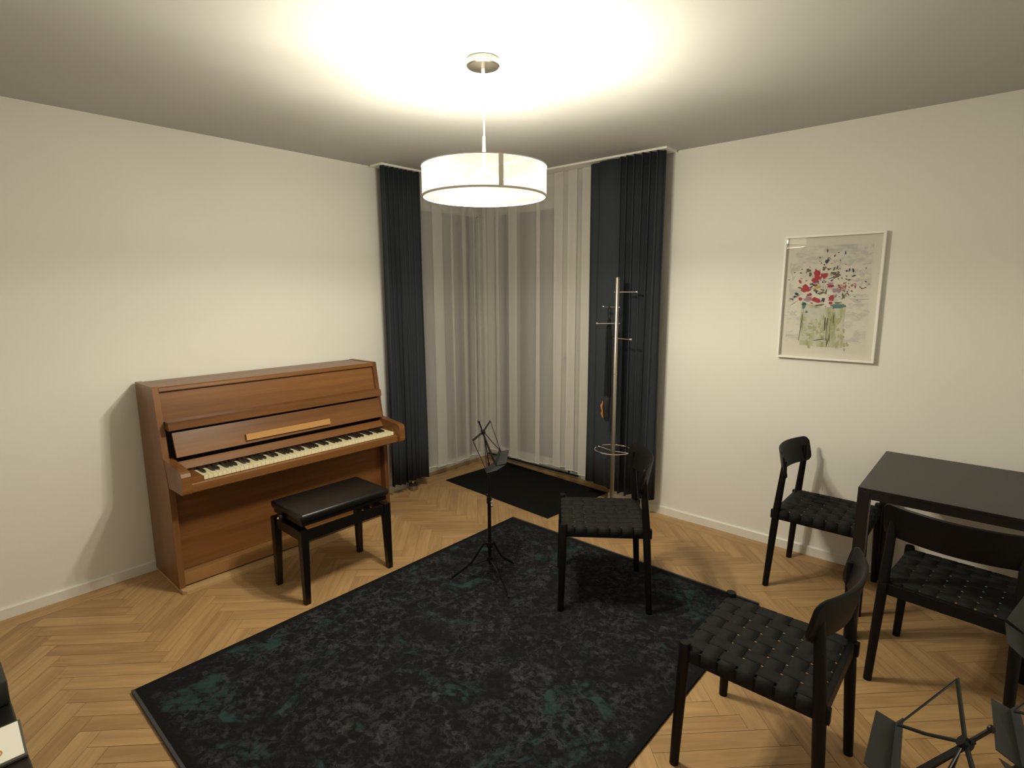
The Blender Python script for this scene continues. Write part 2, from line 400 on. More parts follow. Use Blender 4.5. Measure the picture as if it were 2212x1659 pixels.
bm = NB(); box(bm, -0.09, 0.985, 0.188, 0.212, 0.030, 0.038); box(bm, 0.884, 0.888, 0.190, 0.212, 0.04, 2.36); obj('door_seal', bm, M['rubber'], d1)
bm = NB()
lathe(bm, [(0, 0), (0.024, 0), (0.024, 0.008), (0, 0.008)], 20)
for v in bm.verts: v.co = Vector((0.842 + v.co.x, 0.195 - v.co.z, 1.043 + v.co.y * 1.5))
tube(bm, [(0.842, 0.19, 1.043), (0.842, 0.150, 1.043), (0.83, 0.145, 1.043), (0.715, 0.147, 1.043)], 0.008, 8)
b2 = NB(); lathe(b2, [(0, 0), (0.02, 0), (0.02, 0.008), (0, 0.008)], 20)
for v in b2.verts: v.co = Vector((0.842 + v.co.x, 0.195 - v.co.z, 0.955 + v.co.y * 1.3))
obj('door_handle', bm, M['steel'], d1, True); obj('door_lock', b2, M['steel'], d1, True)
# wooden threshold in front of the door
bm = NB(); box(bm, -0.10, 1.42, 0.165, 0.208, 0.0, 0.014, 0.003); struct(obj('trim_2', bm, M['oak']))

# ---------------------------------------------------------------- pendant lamp
lamp = thing('pendant_lamp', 'white drum pendant lamp hanging from the middle of the ceiling, switched on', 'lamp', (LAMP[0], LAMP[1], 1.996))
HZ = CEIL - 1.996
bm = NB(); lathe(bm, [(0, HZ), (0.064, HZ), (0.066, HZ - 0.003), (0.066, HZ - 0.026), (0.062, HZ - 0.030), (0.02, HZ - 0.034), (0, HZ - 0.036)], 40)
rose = obj('ceiling_rose', bm, M['nickel'], lamp, True)
bm = NB(); lathe(bm, [(0, HZ - 0.034), (0.007, HZ - 0.034), (0.007, HZ - 0.055), (0, HZ - 0.055)], 12); obj('cord_grip', bm, M['whitemetal'], rose, True)
bm = NB(); tube(bm, [(0.0, 0, HZ - 0.05), (-0.001, 0.001, HZ - 0.13), (0.003, -0.001, HZ - 0.2), (0.002, 0, 0.25), (0, 0, 0.23)], 0.0032, 8); obj('cord', bm, M['cord'], lamp, True)
bm = NB(); lathe(bm, [(0, 0.240), (0.0055, 0.240), (0.0075, 0.119), (0.0075, 0.112), (0, 0.112)], 14); obj('rod', bm, M['whitemetal'], lamp, True)
RS = 0.254
SEG = 96
bm = NB(); lathe(bm, [(RS, 0.004), (RS, 0.118)], SEG)
shade = obj('lamp_shade', bm, M['shade'], lamp, True)
for z0, z1, nm in ((0.0, 0.0075, 'lower_rim'), (0.1165, 0.121, 'upper_rim')):
    bm = NB(); lathe(bm, [(RS - 0.004, z0), (RS + 0.0015, z0), (RS + 0.0015, z1), (RS - 0.004, z1)], SEG, closed=True); obj(nm, bm, M['seam'], shade, True)
bm = NB()
ang = math.atan2(CAM_LOC[1] - LAMP[1], CAM_LOC[0] - LAMP[0]) + 0.245
for k in range(4):
    a = ang + (k - 2) * 0.018; b = a + 0.018
    q = [bm.verts.new(((RS + 0.0012) * math.cos(t), (RS + 0.0012) * math.sin(t), z)) for t, z in ((a, 0.004), (b, 0.004), (b, 0.118), (a, 0.118))]
    bm.faces.new(q)
obj('shade_seam', bm, M['seam'], shade, True)
bm = NB(); lathe(bm, [(0, 0.008), (RS - 0.004, 0.008)], SEG)
obj('diffuser', bm, M['diff'], lamp)
bm = NB()
for k in range(3):
    a = 2 * math.pi * k / 3; tube(bm, [(0, 0, 0.119), ((RS - 0.003) * math.cos(a), (RS - 0.003) * math.sin(a), 0.119)], 0.0022, 6)
obj('spider', bm, M['greyring2'], lamp)
bm = NB()
for k in range(3):
    a = 2 * math.pi * k / 3 + 0.5
    tube(bm, [(0.0, 0.0, 0.112), (0.02 * math.cos(a), 0.02 * math.sin(a), 0.100), (0.072 * math.cos(a), 0.072 * math.sin(a), 0.066)], [0.006, 0.011, 0.011], 12)
obj('socket', bm, M['greyring2'], lamp, True)
for k in range(3):
    a = 2 * math.pi * k / 3 + 0.5
    ld = bpy.data.lights.new('bulb', 'POINT'); ld.energy = BULB_W; ld.color = LIGHT_COL; ld.shadow_soft_size = 0.03
    lo = bpy.data.objects.new('bulb', ld); COL.objects.link(lo); lo.parent = lamp; lo.location = (0.11 * math.cos(a), 0.11 * math.sin(a), 0.044)

# ---------------------------------------------------------------- curtains
def ribbon(name, path, ztop, zbot, mat, parent=None, thick=0.0, nz=10, hemwave=0.0, sway=0.0, topfn=None):
    b = NB(); n = len(path); rows = []
    for r in range(nz + 1):
        t = r / nz; row = []
        for i, (px, py) in enumerate(path):
            zb = zbot(i / (n - 1)) if callable(zbot) else zbot
            z = ztop + (zb - ztop) * t
            dx = sway * math.sin(i * 0.37 + 3 * t) * t; dy = sway * math.cos(i * 0.29 + 2 * t) * t
            row.append(b.verts.new((px + dx, py + dy, z)))
        rows.append(row)
    for r in range(nz):
        for i in range(n - 1): b.faces.new((rows[r][i], rows[r][i + 1], rows[r + 1][i + 1], rows[r + 1][i]))
    o = obj(name, b, mat, parent, True, angle=75)
    if thick:
        md = o.modifiers.new('thickness', 'SOLIDIFY'); md.thickness = thick; md.offset = 0
    return o
def pleats(s0, s1, folds, amp, base, jit=0.25, seed=1, per=14):
    """returns [(s, off)] of a pleated run along an axis"""
    rr = random.Random(seed); out = []; ws = [1 + rr.uniform(-jit, jit) for _ in range(folds)]; tot = sum(ws); s = s0
    for wv in ws:
        L_ = wv / tot * (s1 - s0); A = amp * rr.uniform(0.75, 1.1)
        for k in range(per):
            t = k / per
            out.append((s + L_ * (t + 0.16 * math.sin(4 * math.pi * t)), base + A * math.sin(2 * math.pi * t)))
        s += L_
    out.append((s1, base)); return out
pl = pleats(-1.115, -0.752, 8, 0.036, 0.132, 0.2, 4)
cl = ribbon('blue_curtain', [(o_, s) for s, o_ in pl], CEIL - 0.016, 0.10, M['curtain'], None, 0.003, 8, sway=0.010)
tag(cl, 'slate blue floor length curtain gathered beside the piano', 'curtain', 'slate blue curtains')
pr1 = [(1.262 + 0.09 * k / 8, -0.098 - 0.02 * math.sin(k / 8 * 3.0)) for k in range(9)] + \
      [(1.36 + 0.16 * k / 8, -0.135 - 0.012 * math.sin(k / 8 * math.pi)) for k in range(9)]
pr = pr1 + [(s, -o_) for s, o_ in pleats(1.535, 1.86, 6, 0.042, 0.142, 0.35, 11)]
cr_ = ribbon('blue_curtain', pr, CEIL - 0.016, lambda t: 0.15 if t < 0.14 else 0.135, M['curtain'], None, 0.003, 8, sway=0.008)
tag(cr_, 'slate blue floor length curtain drawn aside behind the coat stand', 'curtain', 'slate blue curtains')
def sheer_path(s0, s1, bands, wav=0.009):
    pts = []; s = s0; ph = 0.0
    for bs, bw in bands + [(s1, 0)]:
        n = max(2, int(abs(bs - s) / 0.02))
        for k in range(n):
            t = k / n; pts.append((s + (bs - s) * t, wav * math.sin(ph + 5 * t)))
        ph += 1.7; s = bs
        if bw:
            sg = 1 if s1 > s0 else -1
            for k in range(6): pts.append((bs + sg * bw * k / 6, 0.004 + 0.010 * math.sin(k / 6 * math.pi / 2)))
            for k in range(6): pts.append((bs + sg * bw * (1 - k / 6), 0.016 + 0.004 * math.sin(k / 6 * math.pi)))
            for k in range(6): pts.append((bs + sg * bw * k / 6, 0.020 - 0.018 * k / 6))
            s = bs + sg * bw
    pts.append((s1, 0)); return pts
def sheer(name, label, axis, base, s0, s1, bands, zb):
    p2 = sheer_path(s0, s1, bands)
    path = [(base + o_, s) if axis == 'x' else (s, base - o_) for s, o_ in p2]
    o = ribbon(name, path, CEIL - 0.016, zb, M['sheer'], None, 0, 10, sway=0.004)
    tag(o, label, 'curtain', 'white sheer curtains')
    n = len(path); b = NB(); pp = [(px, py, zb(i / (n - 1)) - 0.001) for i, (px, py) in enumerate(path)]
    pp = [(x + 0.004 * math.sin(i * 0.37 + 3), y + 0.004 * math.cos(i * 0.29 + 2), z) for i, (x, y, z) in enumerate(pp)]
    tube(b, pp, 0.0032, 6); obj('weighted_hem', b, M['hem'], o, True)
    b = NB(); n2 = len(path)
    for i in range(n2 - 1):
        (xa, ya), (xb, yb) = path[i], path[i + 1]
        b.faces.new([b.verts.new(v) for v in ((xa, ya, CEIL - 0.10), (xb, yb, CEIL - 0.10), (xb, yb, CEIL - 0.016), (xa, ya, CEIL - 0.016))])
    bmesh.ops.remove_doubles(b, verts=b.verts, dist=1e-5)
    for v in b.verts: v.co += Vector((0.0025, 0, 0)) if axis == 'x' else Vector((0, -0.0025, 0))
    obj('header_tape', b, M['sheer'], o, True, angle=75)
    return o
sheer('sheer_curtain', 'translucent white sheer curtain hanging over the left corner window', 'x', 0.042, -0.80, -0.06,
      [(-0.74, 0.03), (-0.58, 0.11), (-0.38, 0.03), (-0.25, 0.05), (-0.12, 0.025)], lambda t: 0.11 + 0.008 * math.sin(9 * t))
sheer('sheer_curtain', 'translucent white sheer curtain hanging over the balcony door', 'y', -0.035, 0.075, 1.345,
      [(0.12, 0.03), (0.27, 0.03), (0.42, 0.09), (0.72, 0.03), (0.90, 0.08), (1.03, 0.08), (1.16, 0.09)], lambda t: 0.165 + 0.014 * math.sin(11 * t))
# white ceiling track that follows both windows
bm = NB()
box(bm, 0.025, 0.165, -1.125, -0.17, CEIL - 0.014, CEIL, 0.002); box(bm, 0.03, 1.88, -0.17, -0.02, CEIL - 0.014, CEIL, 0.002)
tag(obj('curtain_track', bm, M['whitemetal']), 'white two channel curtain track on the ceiling round the window corner', 'curtain track')

# ---------------------------------------------------------------- piano
PY0, PY1 = -2.735, -1.345
piano = thing('upright_piano', 'brown wooden upright piano with open keyboard against the left wall', 'piano', (0, 0, 0))
side = [(0.025, 0.022), (0.410, 0.022), (0.405, 0.598), (0.372, 0.735), (0.312, 1.122), (0.306, 1.127), (0.025, 1.127)]
for y0, y1 in ((PY0, PY0 + 0.03), (PY1 - 0.03, PY1)):
    bm = NB(); prism(bm, side, 'y', y0, y1); obj('side_panel', bm, M['woodz'], piano)
arm = [(0.385, 0.598), (0.602, 0.603), (0.614, 0.612), (0.618, 0.63), (0.618, 0.700), (0.610, 0.717), (0.592, 0.726), (0.372, 0.748)]
for y0, y1 in ((PY0 + 0.002, PY0 + 0.046), (PY1 - 0.046, PY1 - 0.002)):
    bm = NB(); prism(bm, arm, 'y', y0, y1); obj('key_arm', bm, M['wood'], piano)
yi0, yi1 = PY0 + 0.03, PY1 - 0.03
bm = NB(); prism(bm, [(0.025, 1.098), (0.316, 1.098), (0.318, 1.103), (0.315, 1.118), (0.308, 1.124), (0.025, 1.124)], 'y', yi0, yi1); obj('top_lid', bm, M['wood'], piano)
bm = NB(); prism(bm, [(0.30, 1.093), (0.328, 0.93), (0.318, 0.93), (0.288, 1.093)], 'y', yi0, yi1); obj('upper_panel', bm, M['wood'], piano)
bm = NB(); box(bm, 0.025, 0.045, yi0, yi1, 0.03, 1.098); obj('back_panel', bm, M['inner_dark'], piano)
bm = NB(); prism(bm, [(0.318, 0.944), (0.395, 0.944), (0.402, 0.940), (0.406, 0.902), (0.396, 0.897), (0.318, 0.905)], 'y', yi0 + 0.002, yi1 - 0.002); obj('shelf_strip', bm, M['wood'], piano)
bm = NB(); box(bm, 0.33, 0.345, yi0, yi1, 0.64, 0.905); box(bm, 0.345, 0.425, yi0 + 0.02, yi1 - 0.02, 0.66, 0.684); obj('gap_shade_backing', bm, M['inner_dark'], piano)  # dark sheet behind fallboard and name board, paints the shade of the gap
ya, yb = yi0 + 0.02, yi1 - 0.014
bm = NB(); prism(bm, [(0.382, 0.884), (0.424, 0.757), (0.412, 0.752), (0.370, 0.880)], 'y', ya, yb); fb = obj('fallboard', bm, M['wood'], piano)
bm = NB()
prism(bm, [(0.425, 0.813), (0.433, 0.778), (0.419, 0.774), (0.410, 0.809)], 'y', -2.322, -1.792); obj('music_desk_lip', bm, M['wood_lt'], fb)
for v in []: pass
bm = NB(); prism(bm, [(0.400, 0.728), (0.432, 0.690), (0.422, 0.684), (0.390, 0.722)], 'y', PY0 + 0.046, PY1 - 0.046); obj('name_board', bm, M['wood'], piano)
bm = NB(); prism(bm, [(0.36, 0.600), (0.585, 0.600), (0.590, 0.606), (0.590, 0.644), (0.584, 0.650), (0.36, 0.650)], 'y', PY0 + 0.046, PY1 - 0.046); obj('key_bed', bm, M['wood'], piano)
KY0, KY1 = -2.613, -1.405
bm = NB(); box(bm, 0.42, 0.572, PY0 + 0.046, KY0 - 0.002, 0.650, 0.676, 0.002); obj('cheek_block', bm, M['wood'], piano)
bm = NB(); box(bm, 0.42, 0.572, KY1 + 0.002, PY1 - 0.046, 0.650, 0.676, 0.002); ck = obj('cheek_block', bm, M['wood'], piano)
bm = NB(); box(bm, 0.55, 0.556, KY1 + 0.003, KY1 + 0.012, 0.672, 0.69, 0.001); obj('brass_catch', bm, M['brass'], ck)
KW = (KY1 - KY0) / 52
bm = NB(); box(bm, 0.430, 0.570, 0.0004, KW - 0.0008, 0.652, 0.673, 0.0012); wk = obj('white_key', bm, M['ivory'], piano); wk.location = (0, KY0, 0)
for i in range(1, 52):
    c = wk.copy(); COL.objects.link(c); c.location = (0, KY0 + i * KW, 0)
bm = NB(); prism(bm, [(0.430, 0.672), (0.522, 0.672), (0.519, 0.682), (0.512, 0.685), (0.430, 0.687)], 'y', -0.0058, 0.0058); bk0 = None
bkm = obj('black_key', bm, M['ebony'], piano)
first = True
for i in range(51):
    n = i % 7            # white keys from A: A B C D E F G
    if n in (0, 2, 3, 5, 6):
        c = bkm if first else bkm.copy()
        if not first: COL.objects.link(c)
        first = False; c.location = (0, KY0 + (i + 1) * KW, 0)
bm = NB(); box(bm, 0.335, 0.352, yi0, yi1, 0.10, 0.60); obj('lower_panel', bm, M['wood'], piano)
bm = NB(); box(bm, 0.30, 0.402, yi0, yi1, 0.030, 0.098, 0.003); obj('bottom_rail', bm, M['rail'], piano)
bm = NB()
prism(bm, [(0.03, PY0 + 0.004), (0.44, PY0 + 0.004), (0.458, PY0 + 0.02), (0.458, PY1 - 0.004), (0.03, PY1 - 0.004)], 'z', 0.001, 0.022); obj('base_board', bm, M['oak'], piano)

# ---------------------------------------------------------------- piano bench
bench = thing('piano_bench', 'black adjustable piano bench with padded seat in front of the piano', 'bench', (0.872, -2.068, 0.0))
bx, by = 0.163, 0.272
bm = NB(); box(bm, -bx - 0.005, bx + 0.005, -by, by, 0.452, 0.492, 0.014); obj('seat_cushion', bm, M['leather'], bench, True, angle=80)
bm = NB(); box(bm, -bx + 0.008, bx - 0.008, -by + 0.012, by - 0.012, 0.425, 0.454, 0.003); obj('seat_base', bm, M['lacq'], bench)
bm = NB()
for s in (-1, 1):
    box(bm, s * (bx - 0.012) - 0.011, s * (bx - 0.012) + 0.011, -by + 0.02, by - 0.02, 0.345, 0.398)
    box(bm, -bx + 0.02, bx - 0.02, s * (by - 0.016) - 0.011, s * (by - 0.016) + 0.011, 0.345, 0.398)
obj('apron', bm, M['lacq'], bench)
bm = NB()
for s in (-1, 1):
    for t in (-1, 1):
        tube(bm, [(t * 0.08, s * 0.20, 0.352), (-t * 0.06, s * 0.20, 0.426)], 0.009, 6)
tube(bm, [(0, -0.24, 0.385), (0, 0.24, 0.385)], 0.006, 8)
obj('lift_mechanism', bm, M['mstand'], bench)
for s in (-1, 1):
    bm = NB(); box(bm, -0.14, 0.14, s * 0.20 - 0.014, s * 0.20 + 0.014, 0.348, 0.362); obj('cross_rail', bm, M['lacq'], bench)
for s in (-1, 1):
    bm = NB(); lathe(bm, [(0, 0.0), (0.018, 0.0), (0.020, 0.006), (0.020, 0.022), (0.016, 0.028), (0, 0.029)], 20)
    for v in bm.verts: v.co = Vector((-0.045 + v.co.x, s * (by - 0.012 + v.co.z), 0.428 + v.co.y))
    kn = obj('height_knob', bm, M['lacq'], bench, True)
    bm = NB(); ball(bm, (-0.045, s * (by + 0.018), 0.428), 0.007, 10); obj('knob_cap', bm, M['chrome'], kn, True)
for sx in (-1, 1):
    for sy in (-1, 1):
        b = NB(); xt, yt = sx * (bx - 0.015), sy * (by - 0.017)
        top, bot = 0.021, 0.0145
        xo, yo = sx * (bx - 0.015 + 0.006 - 0.006), sy * (by - 0.017)
        V = [b.verts.new((xt + i * top, yt + j * top, 0.402)) for i, j in ((-1, -1), (1, -1), (1, 1), (-1, 1))]
        W_ = [b.verts.new((xo + sx * (top - bot) + i * bot, yo + sy * (top - bot) + j * bot, 0.0)) for i, j in ((-1, -1), (1, -1), (1, 1), (-1, 1))]
        b.faces.new(V); b.faces.new(W_[::-1])
        for k in range(4): b.faces.new((V[k], V[(k + 1) % 4], W_[(k + 1) % 4], W_[k]))
        obj('leg', b, M['lacq'], bench)

# ---------------------------------------------------------------- rug and doormat
rug = NB(); box(rug, -0.855, 0.855, -1.17, 1.17, 0.0, 0.011, 0.002)
rg = obj('area_rug', rug, M['rug'], None, loc=(1.957, -1.962, 0.0005))
tag(rg, 'large black rug with faded grey and teal pattern under the music stand', 'rug')
for s in (-1, 1):
    bm = NB(); box(bm, -0.856, 0.856, s * 1.174 - 0.006, s * 1.174 + 0.006, 0.0, 0.0125, 0.002); obj('end_binding', bm, M['rugend'], rg)
bm = NB(); box(bm, -0.585, 0.585, -0.36, 0.36, 0.0, 0.007, 0.002)
mt = obj('doormat', bm, M['mat'], None, loc=(0.736, -0.235, 0.0005)); mt.rotation_euler = (0, 0, R(-3.4))
tag(mt, 'plain black doormat lying in front of the balcony door', 'doormat')

# ---------------------------------------------------------------- dining chairs
def make_chair(label):
    t = thing('dining_chair', label, 'chair', (0, 0, 0), 0, 'black woven seat chairs')
    for s in (-1, 1):                                   # front legs with a rounded top showing at the seat corner
        bm = NB(); tube(bm, [(0.222, s * 0.222, 0.0), (0.214, s * 0.212, 0.30), (0.210, s * 0.207, 0.452), (0.210, s * 0.207, 0.460)], [0.0155, 0.0185, 0.019, 0.0165], 16); obj('leg', bm, M['black'], t, True)
        bm = NB(); tube(bm, [(-0.222, s * 0.220, 0.0), (-0.205, s * 0.211, 0.30), (-0.196, s * 0.206, 0.45), (-0.178, s * 0.200, 0.66), (-0.176, s * 0.199, 0.72)], [0.0155, 0.0185, 0.019, 0.016, 0.012], 16); obj('leg', bm, M['black'], t, True)
    bm = NB()
    for s in (-1, 1):
        box(bm, -0.225, 0.20, s * 0.200 - 0.011, s * 0.200 + 0.011, 0.392, 0.440, 0.003)
    box(bm, 0.196, 0.218, -0.19, 0.19, 0.392, 0.440, 0.003); box(bm, -0.212, -0.190, -0.19, 0.19, 0.392, 0.440, 0.003)
    obj('seat_frame', bm, M['black'], t)
    bm = NB(); n = 7; x0, x1, y0, y1 = -0.190, 0.213, -0.200, 0.200
    px, py = (x1 - x0) / n, (y1 - y0) / n; g = 0.0036; z0 = 0.4445; am = 0.0013; th = 0.0016
    def strap(kind, idx):
        pts = []
        if kind == 'x':
            c = y0 + (idx + 0.5) * py; hw = py / 2 - g
            S = [(x0 - 0.004, 0.396), (x0 - 0.004, z0 - 0.006)]
            for k in range(n * 4 + 1):
                s = k / 4; S.append((x0 + s * px, z0 + am * math.sin(math.pi * s) * (1 if idx % 2 == 0 else -1)))
            S += [(x1 + 0.008, z0 - 0.006), (x1 + 0.008, 0.396)]
            row = [(s, c - hw, z) for s, z in S], [(s, c + hw, z) for s, z in S]
        else:
            c = x0 + (idx + 0.5) * px; hw = px / 2 - g
            S = [(y0 - 0.013, 0.396), (y0 - 0.013, z0 - 0.006)]
            for k in range(n * 4 + 1):
                s = k / 4; S.append((y0 + s * py, z0 - am * math.sin(math.pi * s) * (1 if idx % 2 == 0 else -1)))
            S += [(y1 + 0.013, z0 - 0.006), (y1 + 0.013, 0.396)]
            row = [(c - hw, s, z) for s, z in S], [(c + hw, s, z) for s, z in S]
        A = [bm.verts.new(p) for p in row[0]]; B = [bm.verts.new(p) for p in row[1]]
        for k in range(len(A) - 1): bm.faces.new((A[k], B[k], B[k + 1], A[k + 1]))
    for k in range(n): strap('x', k); strap('y', k)
    so = obj('seat', bm, M['web'], t, True, angle=28)
    md = so.modifiers.new('thickness', 'SOLIDIFY'); md.thickness = 0.0016; md.offset = 0
    bm = NB(); N_ = 40; hw = 0.238; rows = []
    for k in range(N_ + 1):
        y = -hw + 2 * hw * (0.5 - 0.5 * math.cos(math.pi * k / N_)); u = abs(y) / hw
        cz = 0.700; hh = 0.070
        if u * hw > hw - 0.03:
            q = (u * hw - (hw - 0.03)) / 0.03; hh = 0.040 + 0.030 * math.sqrt(max(0, 1 - q * q))
        xb = -0.164 - 0.066 * (1 - u * u)
        th_ = 0.0065
        ring = []
        for (dz, dt) in ((-1, -0.4), (-0.93, -1), (0, -1.1), (0.93, -1), (1, -0.4), (1, 0.4), (0.93, 1), (0, 1.1), (-0.93, 1), (-1, 0.4)):
            ring.append(bm.verts.new((xb + dt * th_ - 0.20 * dz * hh, y, cz + dz * hh)))
        rows.append(ring)
    for k in range(N_):
        for i in range(10): bm.faces.new((rows[k][i], rows[k][(i + 1) % 10], rows[k + 1][(i + 1) % 10], rows[k + 1][i]))
    bm.faces.new(rows[0][::-1]); bm.faces.new(rows[-1])
    obj('backrest', bm, M['black'], t, True)
    return t
ch1 = make_chair('black chair with woven strap seat standing on the rug beside the music stand')
ch1.location = (2.118, -1.207, 0.0125); ch1.rotation_euler = (0, 0, R(217.1))
dup(ch1, (2.992, -0.335, 0), R(0), 'black woven seat chair by the right wall, tucked under the left end of the table')
dup(ch1, (3.143, -1.775, 0), R(180), 'nearest black chair with woven strap seat, side on at the corner of the rug')
dup(ch1, (3.583, -0.865, 0), R(84), 'black chair seen from behind, pushed in at the front of the table')

# ---------------------------------------------------------------- black table
tb = thing('table', 'black square table pushed against the right wall', 'table', (3.575, -0.417, 0))
bm = NB(); box(bm, -0.377, 0.377, -0.377, 0.377, 0.724, 0.738, 0.0015); obj('tabletop', bm, M['blackp'], tb)
bm = NB()
for s in (-1, 1):
    box(bm, -0.329, 0.329, s * 0.367 - 0.010, s * 0.367 + 0.010, 0.690, 0.724); box(bm, s * 0.367 - 0.010, s * 0.367 + 0.010, -0.329, 0.329, 0.690, 0.724)
obj('apron', bm, M['blackp'], tb)
for sx in (-1, 1):
    for sy in (-1, 1):
        bm = NB(); box(bm, sx * 0.353 - 0.024, sx * 0.353 + 0.024, sy * 0.353 - 0.024, sy * 0.353 + 0.024, 0.0, 0.724, 0.002); obj('leg', bm, M['blackp'], tb)

# ---------------------------------------------------------------- music stands
def music_stand(label, loc, yaw, H, tilt=21, foot_r=0.222, feet=None, z0=0.0):
    t = thing('music_stand', label, 'music stand', loc, yaw, 'folding music stands')
    dn = Vector((math.sin(R(tilt)), 0, -math.cos(R(tilt)))); out = Vector((math.cos(R(tilt)), 0, math.sin(R(tilt)))); U = Vector((0, 1, 0))
    P = Vector((-0.03, 0, H))
    angs = feet or (0, 120, 240)
    bm = NB(); tube(bm, [(0, 0, 0.145), (0, 0, H * 0.545)], 0.010, 14); pole = obj('lower_tube', bm, M['mstand'], t, True)
    bm = NB(); tube(bm, [(0, 0, H * 0.545), (0, 0, H - 0.17)], 0.0065, 12); tube(bm, [(0, 0, H - 0.17), (-0.022, 0, H - 0.02)], 0.003, 8); obj('upper_tube', bm, M['mstand'], t, True)
    bm = NB(); tube(bm, [(0, 0, H * 0.53), (0, 0, H * 0.57)], 0.0145, 14); col_ = obj('clamp_collar', bm, M['mstand'], t, True)
    a = R(-60)
    for sg, zz, rr in ((1, H * 0.545, 0.05), (-1, H * 0.567, 0.04)):
        bm = NB(); ex = Vector((math.cos(a) * sg, math.sin(a) * sg, 0))
        tube(bm, [ex * 0.012 + Vector((0, 0, zz)), ex * rr * 0.75 + Vector((0, 0, zz))], 0.003, 8)
        if sg > 0:
            side_ = Vector((-ex.y, ex.x, 0))
            for q in (-1, 1): tube(bm, [ex * rr * 0.7 + Vector((0, 0, zz)), ex * rr + side_ * 0 + Vector((0, 0, zz + q * 0.014))], [0.004, 0.0065], 8)
        else: ball(bm, ex * rr + Vector((0, 0, zz)), 0.008, 10)
        obj('wing_screw', bm, M['steel'] if sg > 0 else M['mstand'], t, True)
    bm = NB(); tube(bm, [(0, 0, 0.195), (0, 0, 0.222)], 0.019, 14); obj('upper_collar', bm, M['mstand'], t, True)
    bm = NB(); tube(bm, [(0, 0, 0.110), (0, 0, 0.135)], 0.016, 14); tube(bm, [(0, 0, 0.09), (0, 0, 0.145)], 0.008, 10); obj('hub', bm, M['mstand'], t, True)
    for ad in angs:
        e = Vector((math.cos(R(ad)), math.sin(R(ad)), 0)); bm = NB()
        tube(bm, [e * 0.018 + Vector((0, 0, 0.215)), e * 0.035 + Vector((0, 0, 0.212)), e * foot_r * 0.45 + Vector((0, 0, 0.105)), e * foot_r * 0.60 + Vector((0, 0, 0.072)), e * foot_r + Vector((0, 0, 0.006))], 0.007, 8, flat=(-e.y, e.x, 0))
        lg = obj('leg', bm, M['mstand'], t, True)
        bm = NB(); tube(bm, [e * 0.014 + Vector((0, 0, 0.118)), e * foot_r * 0.56 + Vector((0, 0, 0.078))], 0.0045, 8); obj('leg_brace', bm, M['mstand'], lg, True)
        bm = NB(); ball(bm, e * foot_r + Vector((0, 0, 0.0075)), 0.0075, 10); obj('rubber_foot', bm, M['rubber'], lg, True)
    # desk
    bm = NB()
    for s in (-1, 1):
        pass
    A = P - dn * 0.02; B = P + dn * 0.205
    w1_, w2_ = 0.009, 0.015
    V = [bm.verts.new(v) for v in (A - U * w1_, A + U * w1_, B + U * w2_, B - U * w2_)]
    V2 = [bm.verts.new(Vector(v.co) - out * 0.004) for v in V]
    bm.faces.new(V); bm.faces.new(V2[::-1])
    for k in range(4): bm.faces.new((V[k], V[(k + 1) % 4], V2[(k + 1) % 4], V2[k]))
    tube(bm, [A, P - dn * 0.058], 0.0045, 8); ball(bm, P - dn * 0.062, 0.008, 8)
    desk = obj('desk_bar', bm, M['mstand'], t)
    bm = NB(); tube(bm, [P - out * 0.008, P + out * 0.010], 0.013, 14); obj('pivot_rivet', bm, M['mstand'], desk, True)
    for s in (-1, 1):
        uc = P + U * s * 0.215 - dn * 0.012; lc = P + dn * 0.165 + U * s * 0.185
        for nm, a_, b_, rr in (('upper_arm', P, uc, 0.006), ('side_arm', uc, lc, 0.005), ('cross_arm', P + out * 0.004, lc, 0.0045)):
            bm = NB(); mid = (a_ + b_) / 2 + (dn * 0.006 if nm == 'cross_arm' else Vector())
            tube(bm, [a_, mid, b_], rr, 8, flat=out); obj(nm, bm, M['mstand'], desk, True)
        bm = NB()
        h1, h2 = P + dn * 0.200 + U * s * 0.008, P + dn * 0.172 + U * s * 0.200
        tip = (out * 0.85 + dn * 0.10).normalized()
        p3, p4 = h2 + tip * 0.048 - U * s * 0.012, h1 + tip * 0.055 + U * s * 0.006
        F1 = [bm.verts.new(v) for v in (h1, h2, p3, p4)]; F2 = [bm.verts.new(Vector(v.co) + dn * 0.0018) for v in F1]
        bm.faces.new(F1); bm.faces.new(F2[::-1])
        for k in range(4): bm.faces.new((F1[k], F1[(k + 1) % 4], F2[(k + 1) % 4], F2[k]))
        # upstand along the hinge, so the lip reads as an angle plate
        G1 = [bm.verts.new(v) for v in (h1, h2, h2 - dn * 0.022, h1 - dn * 0.028)]; G2 = [bm.verts.new(Vector(v.co) - out * 0.0018) for v in G1]
        bm.faces.new(G1); bm.faces.new(G2[::-1])
        for k in range(4): bm.faces.new((G1[k], G1[(k + 1) % 4], G2[(k + 1) % 4], G2[k]))
        obj('lip', bm, M['mstand_lip'], desk)
    return t
music_stand('black folding music stand with open tripod standing on the rug before the doormat', (1.590, -1.530, 0.0125), R(31.9), 0.853, 21, 0.222, (190, 64, -52))
music_stand('black folding music stand, nearest to the camera at the bottom right edge', (3.624, -2.285, 0), R(189), 0.71, 35, 0.20, (30, 150, 270))
music_stand('low black folding music stand behind the chair that faces the table', (3.855, -1.40, 0), R(174), 0.72, 35, 0.12, (90, 210, 330))

music_stand('black folding music stand whose desk stands just right of the nearest stand', (3.845, -2.02, 0), R(192), 0.70, 35, 0.13, (75, 195, 315))

